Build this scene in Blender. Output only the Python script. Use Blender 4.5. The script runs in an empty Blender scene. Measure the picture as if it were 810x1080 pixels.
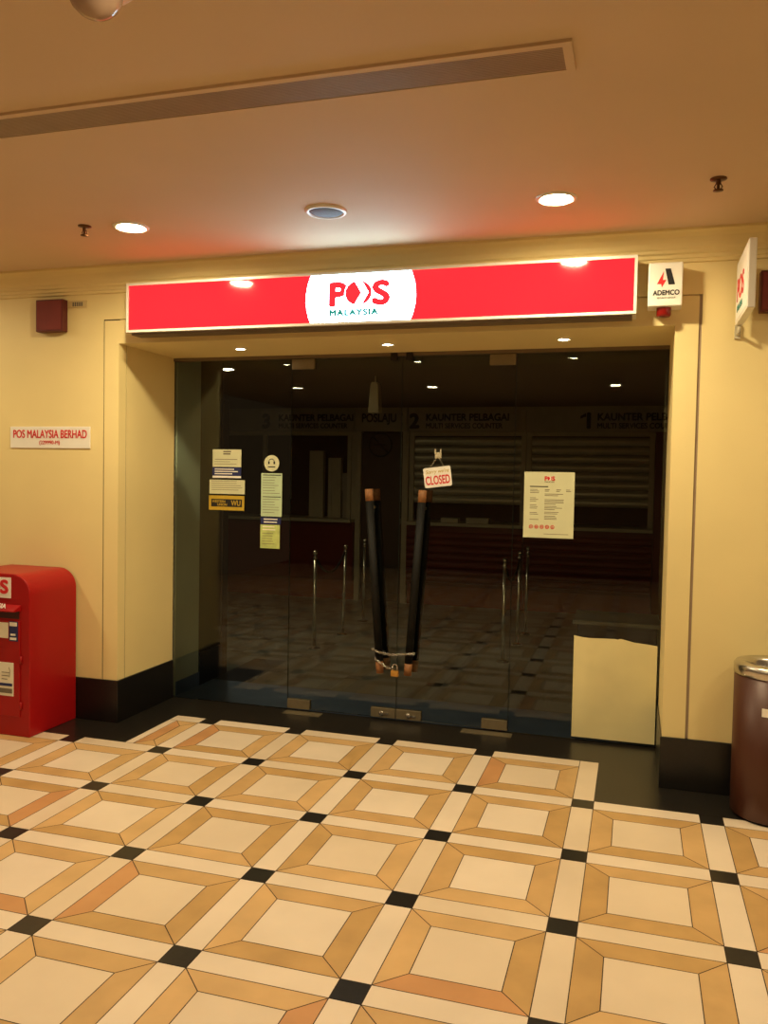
import bpy, bmesh, math, random
from mathutils import Vector, Matrix
random.seed(7)
PI = math.pi
S = bpy.context.scene
COL = S.collection

# ------------------------------------------------------------------ camera
EYE = 1.6036
def cam_axes(yaw, pitch, roll):
    cy, sy, cp, sp = math.cos(yaw), math.sin(yaw), math.cos(pitch), math.sin(pitch)
    f = Vector((-sy*cp, cy*cp, sp)); r = Vector((cy, sy, 0)); u = r.cross(f)
    c, s = math.cos(roll), math.sin(roll)
    return c*r + s*u, -s*r + c*u, f
r_, u_, f_ = cam_axes(.292924745, -.0407885701, .0187943248)
cd = bpy.data.cameras.new('camera'); cam = bpy.data.objects.new('camera', cd); COL.objects.link(cam)
cd.sensor_fit = 'HORIZONTAL'; cd.sensor_width = 36; cd.lens = 877.97*36/810
cd.clip_start = .05; cd.clip_end = 100
m3 = Matrix((r_, u_, -f_)).transposed()
cam.matrix_world = Matrix.Translation((0, 0, EYE)) @ m3.to_4x4()
S.camera = cam

# ------------------------------------------------------------------ world, exposure
w = bpy.data.worlds.new('world'); S.world = w; w.use_nodes = True
w.node_tree.nodes['Background'].inputs[0].default_value = (1, .62, .30, 1)
w.node_tree.nodes['Background'].inputs[1].default_value = .16
S.view_settings.view_transform = 'Standard'; S.view_settings.look = 'None'
S.view_settings.exposure = 0; S.view_settings.gamma = 1
S.view_settings.use_curve_mapping = False
WARM = (1, .83, .50)
L_MALL = 370      # radiance of the mall downlights
L_FRONT = 760     # the two over the sign
L_SOFFIT = 60
L_SIGN = 1.0

# ------------------------------------------------------------------ materials
def s2l(c):
    return tuple(((x/255)/12.92 if x/255 <= .04045 else ((x/255+.055)/1.055)**2.4) for x in c)
def mat(name, col, rough=.5, metal=0, var=0, scale=8, bump=0, bscale=40, coat=0, emit=None, estr=0, spec=None, detail=3, lin=False):
    m = bpy.data.materials.new(name); m.use_nodes = True
    nt = m.node_tree; b = nt.nodes['Principled BSDF']
    c = col if lin else s2l(col)
    b.inputs['Base Color'].default_value = (*c, 1)
    b.inputs['Roughness'].default_value = rough; b.inputs['Metallic'].default_value = metal
    if coat: b.inputs['Coat Weight'].default_value = coat; b.inputs['Coat Roughness'].default_value = .03
    if spec is not None: b.inputs['Specular IOR Level'].default_value = spec
    if emit is not None:
        b.inputs['Emission Color'].default_value = (*emit, 1); b.inputs['Emission Strength'].default_value = estr
    tc = nt.nodes.new('ShaderNodeTexCoord')
    if var:
        n = nt.nodes.new('ShaderNodeTexNoise'); n.inputs['Scale'].default_value = scale; n.inputs['Detail'].default_value = detail
        nt.links.new(tc.outputs['Object'], n.inputs['Vector'])
        rp = nt.nodes.new('ShaderNodeValToRGB')
        rp.color_ramp.elements[0].position = .3; rp.color_ramp.elements[1].position = .7
        rp.color_ramp.elements[0].color = (*[x*(1-var) for x in c], 1)
        rp.color_ramp.elements[1].color = (*[min(1, x*(1+var)) for x in c], 1)
        nt.links.new(n.outputs['Fac'], rp.inputs['Fac']); nt.links.new(rp.outputs['Color'], b.inputs['Base Color'])
    if bump:
        n2 = nt.nodes.new('ShaderNodeTexNoise'); n2.inputs['Scale'].default_value = bscale; n2.inputs['Detail'].default_value = 4
        nt.links.new(tc.outputs['Object'], n2.inputs['Vector'])
        bp = nt.nodes.new('ShaderNodeBump'); bp.inputs['Strength'].default_value = bump; bp.inputs['Distance'].default_value = .01
        nt.links.new(n2.outputs['Fac'], bp.inputs['Height']); nt.links.new(bp.outputs['Normal'], b.inputs['Normal'])
    return m
def lamp_mat(name, col, strength):
    m = bpy.data.materials.new(name); m.use_nodes = True; nt = m.node_tree
    nt.nodes.remove(nt.nodes['Principled BSDF'])
    e = nt.nodes.new('ShaderNodeEmission'); e.inputs[0].default_value = (*col, 1); e.inputs[1].default_value = strength
    nt.links.new(e.outputs[0], nt.nodes['Material Output'].inputs[0]); return m

M = {}
M['wall'] = mat('wall_paint', (230, 210, 150), .55, var=.05, scale=1.3, bump=.05, bscale=120)
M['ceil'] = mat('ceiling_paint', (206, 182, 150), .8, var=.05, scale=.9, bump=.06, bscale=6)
M['cream'] = mat('cream_marble', (226, 208, 186), .28, var=.06, scale=3, detail=5)
M['cream2'] = mat('cream_marble_b', (220, 200, 174), .28, var=.06, scale=2.3, detail=5)
M['tan'] = mat('tan_marble', (198, 160, 108), .30, var=.10, scale=6, detail=6)
M['tan2'] = mat('tan_marble_b', (206, 168, 116), .30, var=.10, scale=5, detail=6)
M['tan3'] = mat('tan_marble_c', (190, 152, 98), .30, var=.10, scale=7, detail=6)
M['tan4'] = mat('tan_marble_reddish', (198, 146, 98), .30, var=.10, scale=5, detail=6)
M['granite'] = mat('black_granite', (34, 31, 27), .28, var=.25, scale=60)
M['granite2'] = mat('black_granite_plinth', (22, 20, 19), .3, var=.25, scale=60)
M['grout_groove_shade'] = mat('grout_groove_shade', (56, 38, 24), .8, var=.1)
M['g1'] = mat('grey_tile', (108, 112, 106), .3, var=.08, scale=4)
M['g2'] = mat('grey_tile_b', (90, 94, 90), .3, var=.08, scale=4)
M['g3'] = mat('dark_tile', (40, 38, 38), .3, var=.08, scale=4)
M['blue'] = mat('blue_grey_border', (108, 128, 162), .35, var=.12, scale=5)
M['navy'] = mat('navy_tile', (36, 42, 58), .35, var=.1)
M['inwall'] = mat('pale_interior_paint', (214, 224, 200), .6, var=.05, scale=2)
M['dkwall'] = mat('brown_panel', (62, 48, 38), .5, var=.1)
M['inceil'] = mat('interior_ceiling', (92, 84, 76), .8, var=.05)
M['maroon'] = mat('maroon_laminate', (104, 26, 24), .35, var=.08, scale=2)
M['redlam'] = mat('red_brown_laminate', (136, 52, 34), .3, var=.08, scale=2)
M['shutter'] = mat('slat_metal', (196, 190, 168), .35, .4, var=.05)
M['frame'] = mat('pale_frame', (190, 180, 152), .45, var=.05)
M['fascia'] = mat('fascia_panel', (170, 160, 138), .45, var=.05)
M['ink'] = mat('dark_ink', (24, 22, 24), .5, var=.02)
M['white'] = mat('white_plastic', (236, 232, 222), .35, var=.02)
M['alu'] = mat('white_aluminium', (226, 222, 210), .35, .15, var=.02)
M['greyalu'] = mat('grey_aluminium', (120, 104, 84), .5, .3, var=.04)
M['steel'] = mat('brushed_steel', (200, 196, 188), .25, 1, var=.05, scale=30)
M['steeld'] = mat('satin_patch_steel', (132, 120, 96), .42, .6, var=.05, scale=30)
M['chrome'] = mat('post_chrome', (214, 210, 196), .22, .9, var=.03)
M['red'] = mat('postbox_red', (158, 13, 16), .42, var=.05, scale=2, coat=.1, spec=.3)
M['redd'] = mat('postbox_dark_slot', (60, 8, 8), .5, var=.05)
M['spk'] = mat('maroon_speaker_cloth', (118, 44, 38), .7, var=.08, bump=.3, bscale=300)
M['spkf'] = mat('maroon_speaker_edge', (92, 34, 28), .5, var=.05)
M['bin'] = mat('brown_bin_paint', (74, 38, 24), .42, .1, var=.06, scale=3)
M['black'] = mat('black_handle', (13, 12, 10), .6, spec=.25, var=.1)
M['wood'] = mat('copper_brown_cap', (138, 92, 52), .6, var=.25, scale=40)
M['brass'] = mat('brass', (206, 160, 84), .3, .9, var=.1, scale=30)
M['paper'] = mat('white_paper', (232, 226, 206), .7, var=.03)
M['paperg'] = mat('pale_green_paper', (184, 204, 168), .7, var=.06, scale=12)
M['papery'] = mat('yellow_green_paper', (184, 196, 118), .7, var=.25, scale=14)
M['paperi'] = mat('glass_tinted_paper', (204, 204, 168), .7, var=.03)  # dim green cast of paper behind glass put into the colour
M['yellow'] = mat('yellow_sticker', (190, 158, 44), .6, var=.05)
M['bluelab'] = mat('navy_sticker', (30, 38, 92), .5, var=.05)
M['film'] = mat('cream_film', (226, 212, 158), .5, var=.07, scale=3)
M['redink'] = mat('red_ink', (206, 30, 34), .5, var=.03)
M['greyink'] = mat('grey_ink', (110, 100, 84), .6, var=.03)
M['teal'] = mat('teal_ink', (40, 130, 120), .5, var=.03)
M['beige'] = mat('beige_plastic', (206, 184, 130), .5, var=.03)
M['strobe'] = mat('red_strobe_lens', (130, 20, 16), .2, var=.05)
M['dark'] = mat('dark_metal', (44, 34, 26), .5, .5, var=.1)
M['louvre'] = mat('louvre_metal_groove_shade', (160, 140, 118), .6, .1, var=.05)
M['sprk'] = mat('sprinkler_bronze', (92, 60, 34), .4, .7, var=.05)
M['smoke'] = mat('smoky_dome', (168, 140, 120), .12, var=.03)
M['detg'] = mat('grey_grille', (96, 100, 110), .6, var=.1, bump=.3, bscale=400)
M['lens'] = lamp_mat('downlight_lens', WARM, L_MALL)
M['lensf'] = lamp_mat('front_downlight_lens', WARM, L_FRONT)
M['lens2'] = lamp_mat('soffit_lens', WARM, L_SOFFIT)
M['lens3'] = lamp_mat('night_light_lens', WARM, 420)
M['mallwall'] = mat('mall_wall', (120, 84, 52), .7, var=.1, scale=1)
# backlit acrylic of the sign
def sign_mat(name, col, e, s):
    return mat(name, col, .06, emit=e, estr=s, var=0, spec=.5)
M['sred'] = sign_mat('backlit_red', (170, 8, 14), (1, .018, .028), 1.5*L_SIGN)
M['swhite'] = sign_mat('backlit_white', (225, 225, 225), (.50, .80, 1), 14*L_SIGN)
M['slogo'] = sign_mat('backlit_logo_red', (170, 8, 14), (1, .04, .06), .8*L_SIGN)
M['steal'] = sign_mat('backlit_teal', (20, 110, 100), (.02, .35, .30), .5*L_SIGN)
# clear glass
g = bpy.data.materials.new('clear_glass'); g.use_nodes = True; nt = g.node_tree
nt.nodes.remove(nt.nodes['Principled BSDF'])
tr = nt.nodes.new('ShaderNodeBsdfTransparent'); tr.inputs[0].default_value = (.93, .96, .93, 1)
gl = nt.nodes.new('ShaderNodeBsdfGlossy'); gl.inputs['Roughness'].default_value = 0
fr = nt.nodes.new('ShaderNodeFresnel'); fr.inputs[0].default_value = 1.45
mx = nt.nodes.new('ShaderNodeMixShader')
nt.links.new(fr.outputs[0], mx.inputs[0]); nt.links.new(tr.outputs[0], mx.inputs[1]); nt.links.new(gl.outputs[0], mx.inputs[2])
nt.links.new(mx.outputs[0], nt.nodes['Material Output'].inputs[0])
M['glass'] = g
M['gedge'] = mat('glass_edge', (38, 48, 40), .3, var=.05)

# ------------------------------------------------------------------ helpers
def tag(o, label=None, cat=None, group=None, kind=None):
    if label: o['label'] = label
    if cat: o['category'] = cat
    if group: o['group'] = group
    if kind: o['kind'] = kind
    return o
def empty(name, loc, label, cat, group=None):
    o = bpy.data.objects.new(name, None); COL.objects.link(o); o.location = loc
    o.empty_display_size = .05
    return tag(o, label, cat, group)
def origin_of(p):
    v = Vector((0, 0, 0))
    while p is not None: v += p.location; p = p.parent
    return v
class MB:
    """collects shapes in world coordinates, builds ONE mesh object"""
    def __init__(s): s.v = []; s.f = []; s.mi = []; s.sm = []
    def add(s, vs, fs, mi=0, smooth=False):
        k = len(s.v); s.v += [tuple(v) for v in vs]
        for f in fs: s.f.append([k+i for i in f]); s.mi.append(mi); s.sm.append(smooth)
    def box(s, x0, x1, y0, y1, z0, z1, mi=0):
        s.add([(x0,y0,z0),(x1,y0,z0),(x1,y1,z0),(x0,y1,z0),(x0,y0,z1),(x1,y0,z1),(x1,y1,z1),(x0,y1,z1)],
              [(3,2,1,0),(4,5,6,7),(0,1,5,4),(1,2,6,5),(2,3,7,6),(3,0,4,7)], mi); return s
    def prism_y(s, pts, y0, y1, mi=0, smooth=False):   # pts (x, z) counter-clockwise seen from -y
        n = len(pts)
        s.add([(x, y0, z) for x, z in pts]+[(x, y1, z) for x, z in pts],
              [tuple(range(n)), tuple(reversed(range(n, 2*n)))], mi)
        s.add([(x, y0, z) for x, z in pts]+[(x, y1, z) for x, z in pts],
              [(i, n+i, n+(i+1) % n, (i+1) % n) for i in range(n)], mi, smooth); return s
    def prism_x(s, pts, x0, x1, mi=0):   # pts (y, z)
        n = len(pts)
        s.add([(x0, y, z) for y, z in pts]+[(x1, y, z) for y, z in pts],
              [tuple(reversed(range(n))), tuple(range(n, 2*n))]+[((i+1) % n, n+(i+1) % n, n+i, i) for i in range(n)], mi); return s
    def tube(s, pts, r, n=16, mi=0, caps=True, smooth=True):
        pts = [Vector(p) for p in pts]; rs = r if isinstance(r, (list, tuple)) else [r]*len(pts)
        rings = []; prev = None
        for i, p in enumerate(pts):
            d = (pts[min(i+1, len(pts)-1)]-pts[max(i-1, 0)]).normalized()
            if prev is None:
                a = d.orthogonal().normalized()
            else:
                a = (prev - d*prev.dot(d)).normalized()
            prev = a; b = d.cross(a)
            rings.append([p+(a*math.cos(2*PI*k/n)+b*math.sin(2*PI*k/n))*rs[i] for k in range(n)])
        vs = [v for rg in rings for v in rg]
        s.add(vs, [(i*n+k, i*n+(k+1) % n, (i+1)*n+(k+1) % n, (i+1)*n+k) for i in range(len(pts)-1) for k in range(n)], mi, smooth)
        if caps: s.add(rings[0]+rings[-1], [tuple(reversed(range(n))), tuple(range(n, 2*n))], mi)
        return s
    def lathe(s, c, prof, n=40, mi=0, smooth=True):  # prof (r, z) about vertical axis
        vs = [(c[0]+r*math.cos(2*PI*k/n), c[1]+r*math.sin(2*PI*k/n), c[2]+z) for r, z in prof for k in range(n)]
        s.add(vs, [(i*n+k, i*n+(k+1) % n, (i+1)*n+(k+1) % n, (i+1)*n+k) for i in range(len(prof)-1) for k in range(n)], mi, smooth)
        return s
    def torus(s, c, R, r, normal='y', n=28, m=10, a0=0, a1=2*PI, mi=0):
        P = []
        full = abs(a1-a0-2*PI) < 1e-6; cnt = n if full else n+1
        pts = []
        for k in range(cnt):
            a = a0+(a1-a0)*k/n
            if normal == 'y': pts.append(Vector((c[0]+R*math.cos(a), c[1], c[2]+R*math.sin(a))))
            else: pts.append(Vector((c[0]+R*math.cos(a), c[1]+R*math.sin(a), c[2])))
        if full: pts.append(pts[0].copy()); 
        return s.tube(pts, r, m, mi, caps=not full)
    def build(s, name, mats, parent=None, bevel=0, segs=2, rotz=None):
        me = bpy.data.meshes.new(name); O = origin_of(parent)
        me.from_pydata([(v[0]-O.x, v[1]-O.y, v[2]-O.z) for v in s.v], [], s.f)
        for m in (mats if isinstance(mats, (list, tuple)) else [mats]): me.materials.append(M[m])
        for p, mi, sm in zip(me.polygons, s.mi, s.sm): p.material_index = mi; p.use_smooth = sm
        bm = bmesh.new(); bm.from_mesh(me); bmesh.ops.remove_doubles(bm, verts=bm.verts, dist=1e-5)
        bmesh.ops.recalc_face_normals(bm, faces=bm.faces); bm.to_mesh(me); bm.free()
        o = bpy.data.objects.new(name, me); COL.objects.link(o); o.parent = parent
        if bevel:
            md = o.modifiers.new('bevel', 'BEVEL'); md.width = bevel; md.segments = segs; md.limit_method = 'ANGLE'; md.angle_limit = .6
        return o
def struct(name, mb, mats, **k):
    return tag(mb.build(name, mats, **k), kind='structure')
def text(name, s, size, m, parent, loc, rot=(PI/2, 0, 0), depth=.001, off=0, xs=1, align='LEFT', shear=0, tilt=0, space=1):
    c = bpy.data.curves.new(name, 'FONT'); c.body = s; c.size = size; c.extrude = depth
    c.align_x = align; c.align_y = 'BOTTOM_BASELINE'; c.shear = shear; c.space_character = space
    t = bpy.data.objects.new(name, c); COL.objects.link(t)
    dg = bpy.context.evaluated_depsgraph_get(); me = bpy.data.meshes.new_from_object(t.evaluated_get(dg))
    bpy.data.objects.remove(t); bpy.data.curves.remove(c)
    mt = Matrix.Translation(Vector(loc)-origin_of(parent))
    from mathutils import Euler
    mt = mt @ Euler(rot).to_matrix().to_4x4() @ Matrix.Rotation(tilt, 4, 'Z') @ Matrix.Diagonal((xs, 1, 1, 1))
    if off:      # heavier strokes: the outline doubled at small shifts
        bm = bmesh.new(); d = off*.8
        for k, (dx, dy) in enumerate(((0, 0), (d, 0), (-d, 0), (0, d), (0, -d), (d*.7, d*.7), (-d*.7, d*.7), (d*.7, -d*.7), (-d*.7, -d*.7))):
            m2 = me.copy(); m2.transform(Matrix.Translation((dx, dy, depth*.012*k))); bm.from_mesh(m2); bpy.data.meshes.remove(m2)
        bm.to_mesh(me); bm.free()
    me.transform(mt); me.materials.clear(); me.materials.append(M[m])
    o = bpy.data.objects.new(name, me); COL.objects.link(o); o.parent = parent
    return o
def circ(cx, cz, r, n=40, a0=0, a1=2*PI):
    return [(cx+r*math.cos(a0+(a1-a0)*k/n), cz+r*math.sin(a0+(a1-a0)*k/n)) for k in range(n if abs(a1-a0-2*PI) < 1e-6 else n+1)]

# ------------------------------------------------------------------ key planes
K_ = 10.2
F, G = 4.58, 5.245         # facade face, glass face
XL, XR = -3.15, .17        # opening
ZO, ZC, ZB = 2.42, 2.88, .272
CEN = -1.474

# ------------------------------------------------------------------ floor
def clip(poly, ax, v, keep_less):
    out = []
    for i in range(len(poly)):
        a, b = poly[i], poly[(i+1) % len(poly)]
        ia = (a[ax] <= v) == keep_less or abs(a[ax]-v) < 1e-9; ib = (b[ax] <= v) == keep_less or abs(b[ax]-v) < 1e-9
        if ia: out.append(a)
        if ia != ib:
            t = (v-a[ax])/(b[ax]-a[ax]); out.append((a[0]+t*(b[0]-a[0]), a[1]+t*(b[1]-a[1])))
    return out
def cliprect(poly, R):
    for ax, v, k in ((0, R[0], False), (0, R[1], True), (1, R[2], False), (1, R[3], True)):
        if len(poly) < 3: return []
        poly = clip(poly, ax, v, k)
    return poly
def shrink(poly, d):
    n = len(poly); out = []
    area = sum(poly[i][0]*poly[(i+1) % n][1]-poly[(i+1) % n][0]*poly[i][1] for i in range(n))
    sg = 1 if area > 0 else -1
    for i in range(n):
        p0, p1, p2 = Vector(poly[i-1]), Vector(poly[i]), Vector(poly[(i+1) % n])
        e1, e2 = p1-p0, p2-p1
        if e1.length < 1e-6 or e2.length < 1e-6: return []
        e1.normalize(); e2.normalize()
        n1 = Vector((-e1.y, e1.x))*sg; n2 = Vector((-e2.y, e2.x))*sg
        b = n1+n2
        if b.length < .2: out.append(tuple(p1)); continue
        q = p1 + b*(d/max(.3, b.dot(n1))); out.append((q.x, q.y))
    return out
def cell_polys(x0, y0, px, py, h, t):
    """cell whose near-left strip crossing is at x0,y0; strips of half width h, tan border t"""
    X0, X1, Y0, Y1 = x0+h, x0+px-h, y0+h, y0+py-h
    P = [('dot', [(x0-h, y0-h), (x0+h, y0-h), (x0+h, y0+h), (x0-h, y0+h)]),
         ('strip', [(X0, y0-h), (X1, y0-h), (X1, y0+h), (X0, y0+h)]),
         ('strip', [(x0-h, Y0), (x0+h, Y0), (x0+h, Y1), (x0-h, Y1)])]
    P += ring(X0, X1, Y0, Y1, t, t)
    return P
def ring(X0, X1, Y0, Y1, tx, ty):
    return [('tan', [(X0, Y0), (X1, Y0), (X1-tx, Y0+ty), (X0+tx, Y0+ty)]),
         ('tan', [(X1, Y0), (X1, Y1), (X1-tx, Y1-ty), (X1-tx, Y0+ty)]),
         ('tan', [(X1, Y1), (X0, Y1), (X0+tx, Y1-ty), (X1-tx, Y1-ty)]),
         ('tan', [(X0, Y1), (X0, Y0), (X0+tx, Y0+ty), (X0+tx, Y1-ty)]),
         ('mid', [(X0+tx, Y0+ty), (X1-tx, Y0+ty), (X1-tx, Y1-ty), (X0+tx, Y1-ty)])]
def floor_mesh(cells, rects, pick, mb, gr=.0018):
    for kind, poly in cells:
        mi = pick(kind)
        for R in rects:
            q = cliprect(poly, R)
            if len(q) < 3: continue
            xs = [p[0] for p in q]; ys = [p[1] for p in q]
            if max(xs)-min(xs) < .006 or max(ys)-min(ys) < .006: continue
            q = shrink(q, gr)
            if len(q) >= 3: mb.add([(p[0], p[1], 0) for p in q], [tuple(range(len(q)))], mi)
H, T = .0525, .097
fl = MB()
YE, YD = 4.206+H, 4.806+H
cells = []
for i in range(-8, 10):
    for j in range(0, 14):
        cells += cell_polys(-2.006+.6*i, 4.206-.6*j, .6, .6, H, T)
def pk(kind):
    if kind == 'dot': return 3
    if kind == 'strip': return random.choice((0, 0, 1))
    if kind == 'mid': return random.choice((0, 1))
    return random.choice((2, 2, 4, 5, 5, 2, 4, 5, 4, 2, 2, 4, 5, 2, 6))
floor_mesh(cells, [(-6.3, 3.6, -4.2, YE)], pk, fl)
# tile field running into the doorway: four full bays and a narrow one at the left end
dcells = []
for i in range(0, 4):
    dcells += [c for c in cell_polys(-2.606+.6*i, 4.206, .6, .6, H, T)]
    dcells += [c for c in cell_polys(-2.606+.6*i, 4.806, .6, .6, H, T)[:2]]
dcells += [('strip', [(-.206-H, 4.206+H), (-.206+H, 4.206+H), (-.206+H, 4.86), (-.206-H, 4.86)])]
DL = -2.872
dcells += [('strip', [(DL, 4.258), (DL+.055, 4.258), (DL+.055, 4.806-H), (DL, 4.806-H)])]
dcells += [('strip', [(DL, 4.806-H), (-2.606-H, 4.806-H), (-2.606-H, 4.806+H), (DL, 4.806+H)])]
dcells += ring(DL+.055, -2.606-H, 4.206+H, 4.806-H, .0784, T)
floor_mesh(dcells, [(DL, -.206+H, YE+.0001, YD-.0)], pk, fl)
# black granite band around the field
gt = .0006
for R in ((-6.3, DL, YE, F), (DL, DL, 0, 0), (-.206+H, 3.6, YE, F), (XL-.2, DL, F, G+.02), (DL, -.206+H, YD, G+.02), (-.206+H, XR+.15, F, G+.02)):
    if R[1]-R[0] > .01: fl.add([(R[0], R[2], 0), (R[1], R[2], 0), (R[1], R[3], 0), (R[0], R[3], 0)], [(0, 1, 2, 3)], 7)
fl.add([(-6.3, -4.2, -.0012), (3.6, -4.2, -.0012), (3.6, 5.3, -.0012), (-6.3, 5.3, -.0012)], [(0, 1, 2, 3)], 8)
fl.box(-6.3, 3.6, -4.2, 5.3, -.12, -.002, 8)
struct('floor', fl, ['cream', 'cream2', 'tan', 'granite', 'tan2', 'tan3', 'tan4', 'granite', 'grout_groove_shade'])
# interior floor
fi = MB(); cells = []
for i in range(-8, 4):
    for j in range(-1, 8): cells += cell_polys(-.80+.66*i, 6.277+.6*j, .66, .6, .06, .10)
def pk2(kind): return {'dot': 2, 'strip': 0, 'tan': 1, 'mid': 0}[kind]
floor_mesh(cells, [(-6.2, 1.35, 5.83, 10.9)], pk2, fi, .001)
fi.add([(-3.5, 5.265, 0), (1.35, 5.265, 0), (1.35, 5.828, 0), (-3.5, 5.828, 0)], [(0, 1, 2, 3)], 3)
fi.add([(-3.149, 5.83, .0008), (-2.82, 5.83, .0008), (-2.86, 6.62, .0008), (-3.149, 6.62, .0008)], [(0, 1, 2, 3)], 4)
fi.box(-6.3, 1.35, 5.3, 10.9, -.12, -.0012, 2)
o = struct('floor_store', fi, ['g1', 'g2', 'g3', 'blue', 'navy']); o.name = 'floor_interior'

# ------------------------------------------------------------------ walls
wl = MB()
wl.box(-6.3, XL-.008, F+.012, G, 0, ZC)
wl.box(-6.3, -3.264, F, F+.012, 0, ZC); wl.box(-3.256, XL, F, F+.012, 0, 2.566); wl.box(-3.2641, XL, F, F+.012, 2.574, ZC)
wl.box(XL-.008, XL, F+.012, 4.66, 0, ZO+.1); wl.box(XL-.008, XL, 4.668, G, 0, ZO+.1)
wl.box(-3.2640, -3.2560, F+.006, F+.0119, 0, 2.574, 1); wl.box(-3.2560, XL, F+.006, F+.0119, 2.5662, 2.5738, 1); wl.box(XL-.0079, XL-.004, 4.6602, 4.6678, 0, ZO+.1, 1)  # dark backing strips: the shade in the grooves put into the colour
struct('wall_left', wl, ['wall', 'grout_groove_shade'])
wr = MB()
wr.box(XR+.008, 3.6, F+.014, G, 0, ZC)
wr.box(XR, .285, F, F+.014, 0, 2.566); wr.box(.300, 3.6, F, F+.014, 0, ZC); wr.box(XR, .300, F, F+.014, 2.574, ZC)
wr.box(XR, XR+.008, F+.014, G, 0, ZO+.1)
wr.box(.2852, .2998, F+.008, F+.0139, 0, 2.574, 1)  # backing darker than the wall, groove shade given as colour
struct('wall_right', wr, ['wall', 'louvre'])
wf = MB()
wf.box(XL, XR, F+.012, G+.1, ZO, ZC); wf.box(XL, XR, F, F+.012, ZO, 2.566); wf.box(XL, XR, F, F+.012, 2.574, ZC)
struct('wall_front', wf, 'wall')
bw = MB(); bw.box(-6.3, 3.6, -4.3, -4.2, 0, ZC); struct('wall_back', bw, 'mallwall')
# plinths
b = MB(); b.box(-6.3, XL+.012, F-.012, G-.004, 0, ZB); struct('baseboard_left', b, 'granite2', bevel=.003)
b = MB(); b.box(XR-.008, 3.6, F-.012, G-.004, 0, ZB); struct('baseboard_right', b, 'granite2', bevel=.003)
# chipped corner edge on the right jamb
# ceiling with the opening for nothing: one slab
ce = MB(); ce.box(-6.3, 3.6, -4.2, G, ZC, ZC+.1)
struct('ceiling', ce, 'ceil')
# cornice
cr = MB()
prof = [(F, 2.735), (F-.016, 2.738), (F-.018, 2.752), (F-.028, 2.756), (F-.030, 2.772), (F-.044, 2.778), (F-.046, 2.792),
        (F-.056, 2.800), (F-.066, 2.822), (F-.084, 2.846), (F-.108, 2.862), (F-.130, 2.868), (F-.132, 2.88), (F, 2.88)]
cr.prism_x(prof, -6.3, 3.6)
struct('trim_1', cr, 'wall')
# metal channel over the glass
t = MB(); t.box(XL, XR, G-.012, G+.032, ZO-.022, ZO); struct('trim_2', t, 'greyalu')

# ------------------------------------------------------------------ interior shell
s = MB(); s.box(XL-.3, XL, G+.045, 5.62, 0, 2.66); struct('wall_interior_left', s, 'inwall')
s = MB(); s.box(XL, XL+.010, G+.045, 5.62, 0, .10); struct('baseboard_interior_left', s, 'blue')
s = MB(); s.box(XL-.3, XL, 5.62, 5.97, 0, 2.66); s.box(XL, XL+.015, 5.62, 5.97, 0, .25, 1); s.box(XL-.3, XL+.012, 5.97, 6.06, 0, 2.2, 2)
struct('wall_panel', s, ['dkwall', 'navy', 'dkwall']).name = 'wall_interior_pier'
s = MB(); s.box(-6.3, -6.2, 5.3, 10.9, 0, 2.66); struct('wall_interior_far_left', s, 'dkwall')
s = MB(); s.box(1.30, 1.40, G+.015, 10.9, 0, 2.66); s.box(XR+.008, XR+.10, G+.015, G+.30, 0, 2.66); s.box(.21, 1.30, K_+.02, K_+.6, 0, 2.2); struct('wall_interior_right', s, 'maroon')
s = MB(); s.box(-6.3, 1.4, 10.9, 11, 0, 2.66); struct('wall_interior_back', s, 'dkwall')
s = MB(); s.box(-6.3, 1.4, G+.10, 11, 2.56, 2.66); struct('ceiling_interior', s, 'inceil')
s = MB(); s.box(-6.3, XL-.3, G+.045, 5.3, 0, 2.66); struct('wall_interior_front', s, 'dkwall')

# ------------------------------------------------------------------ glass front
def pane(mb_x0, mb_x1, z0, z1): 
    m = MB(); m.box(mb_x0, mb_x1, G, G+.012, z0, z1); return m
seams = [XL+.002, -2.250, CEN, -.735, XR-.002]
ZG = ZO-.022
fx1 = pane(seams[0], seams[1]-.002, .004, ZG).build('window_1', 'glass'); tag(fx1, kind='structure')
fx2 = pane(seams[3]+.002, seams[4], .004, ZG).build('window_2', 'glass'); tag(fx2, kind='structure')
e = MB(); e.box(seams[1]-.0025, seams[1]-.0021, G, G+.012, .004, ZG); e.build('glass_edge', 'gedge', fx1)
e = MB(); e.box(seams[3]+.0021, seams[3]+.0025, G, G+.012, .004, ZG); e.build('glass_edge', 'gedge', fx2)
def patch(x0, x1, z0, z1, parent, name='patch_fitting'):
    m = MB(); m.box(x0, x1, G-.012, G-.0005, z0, z1); m.box(x0, x1, G+.0125, G+.024, z0, z1)
    return m.build(name, 'steeld', parent, bevel=.002)
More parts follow.
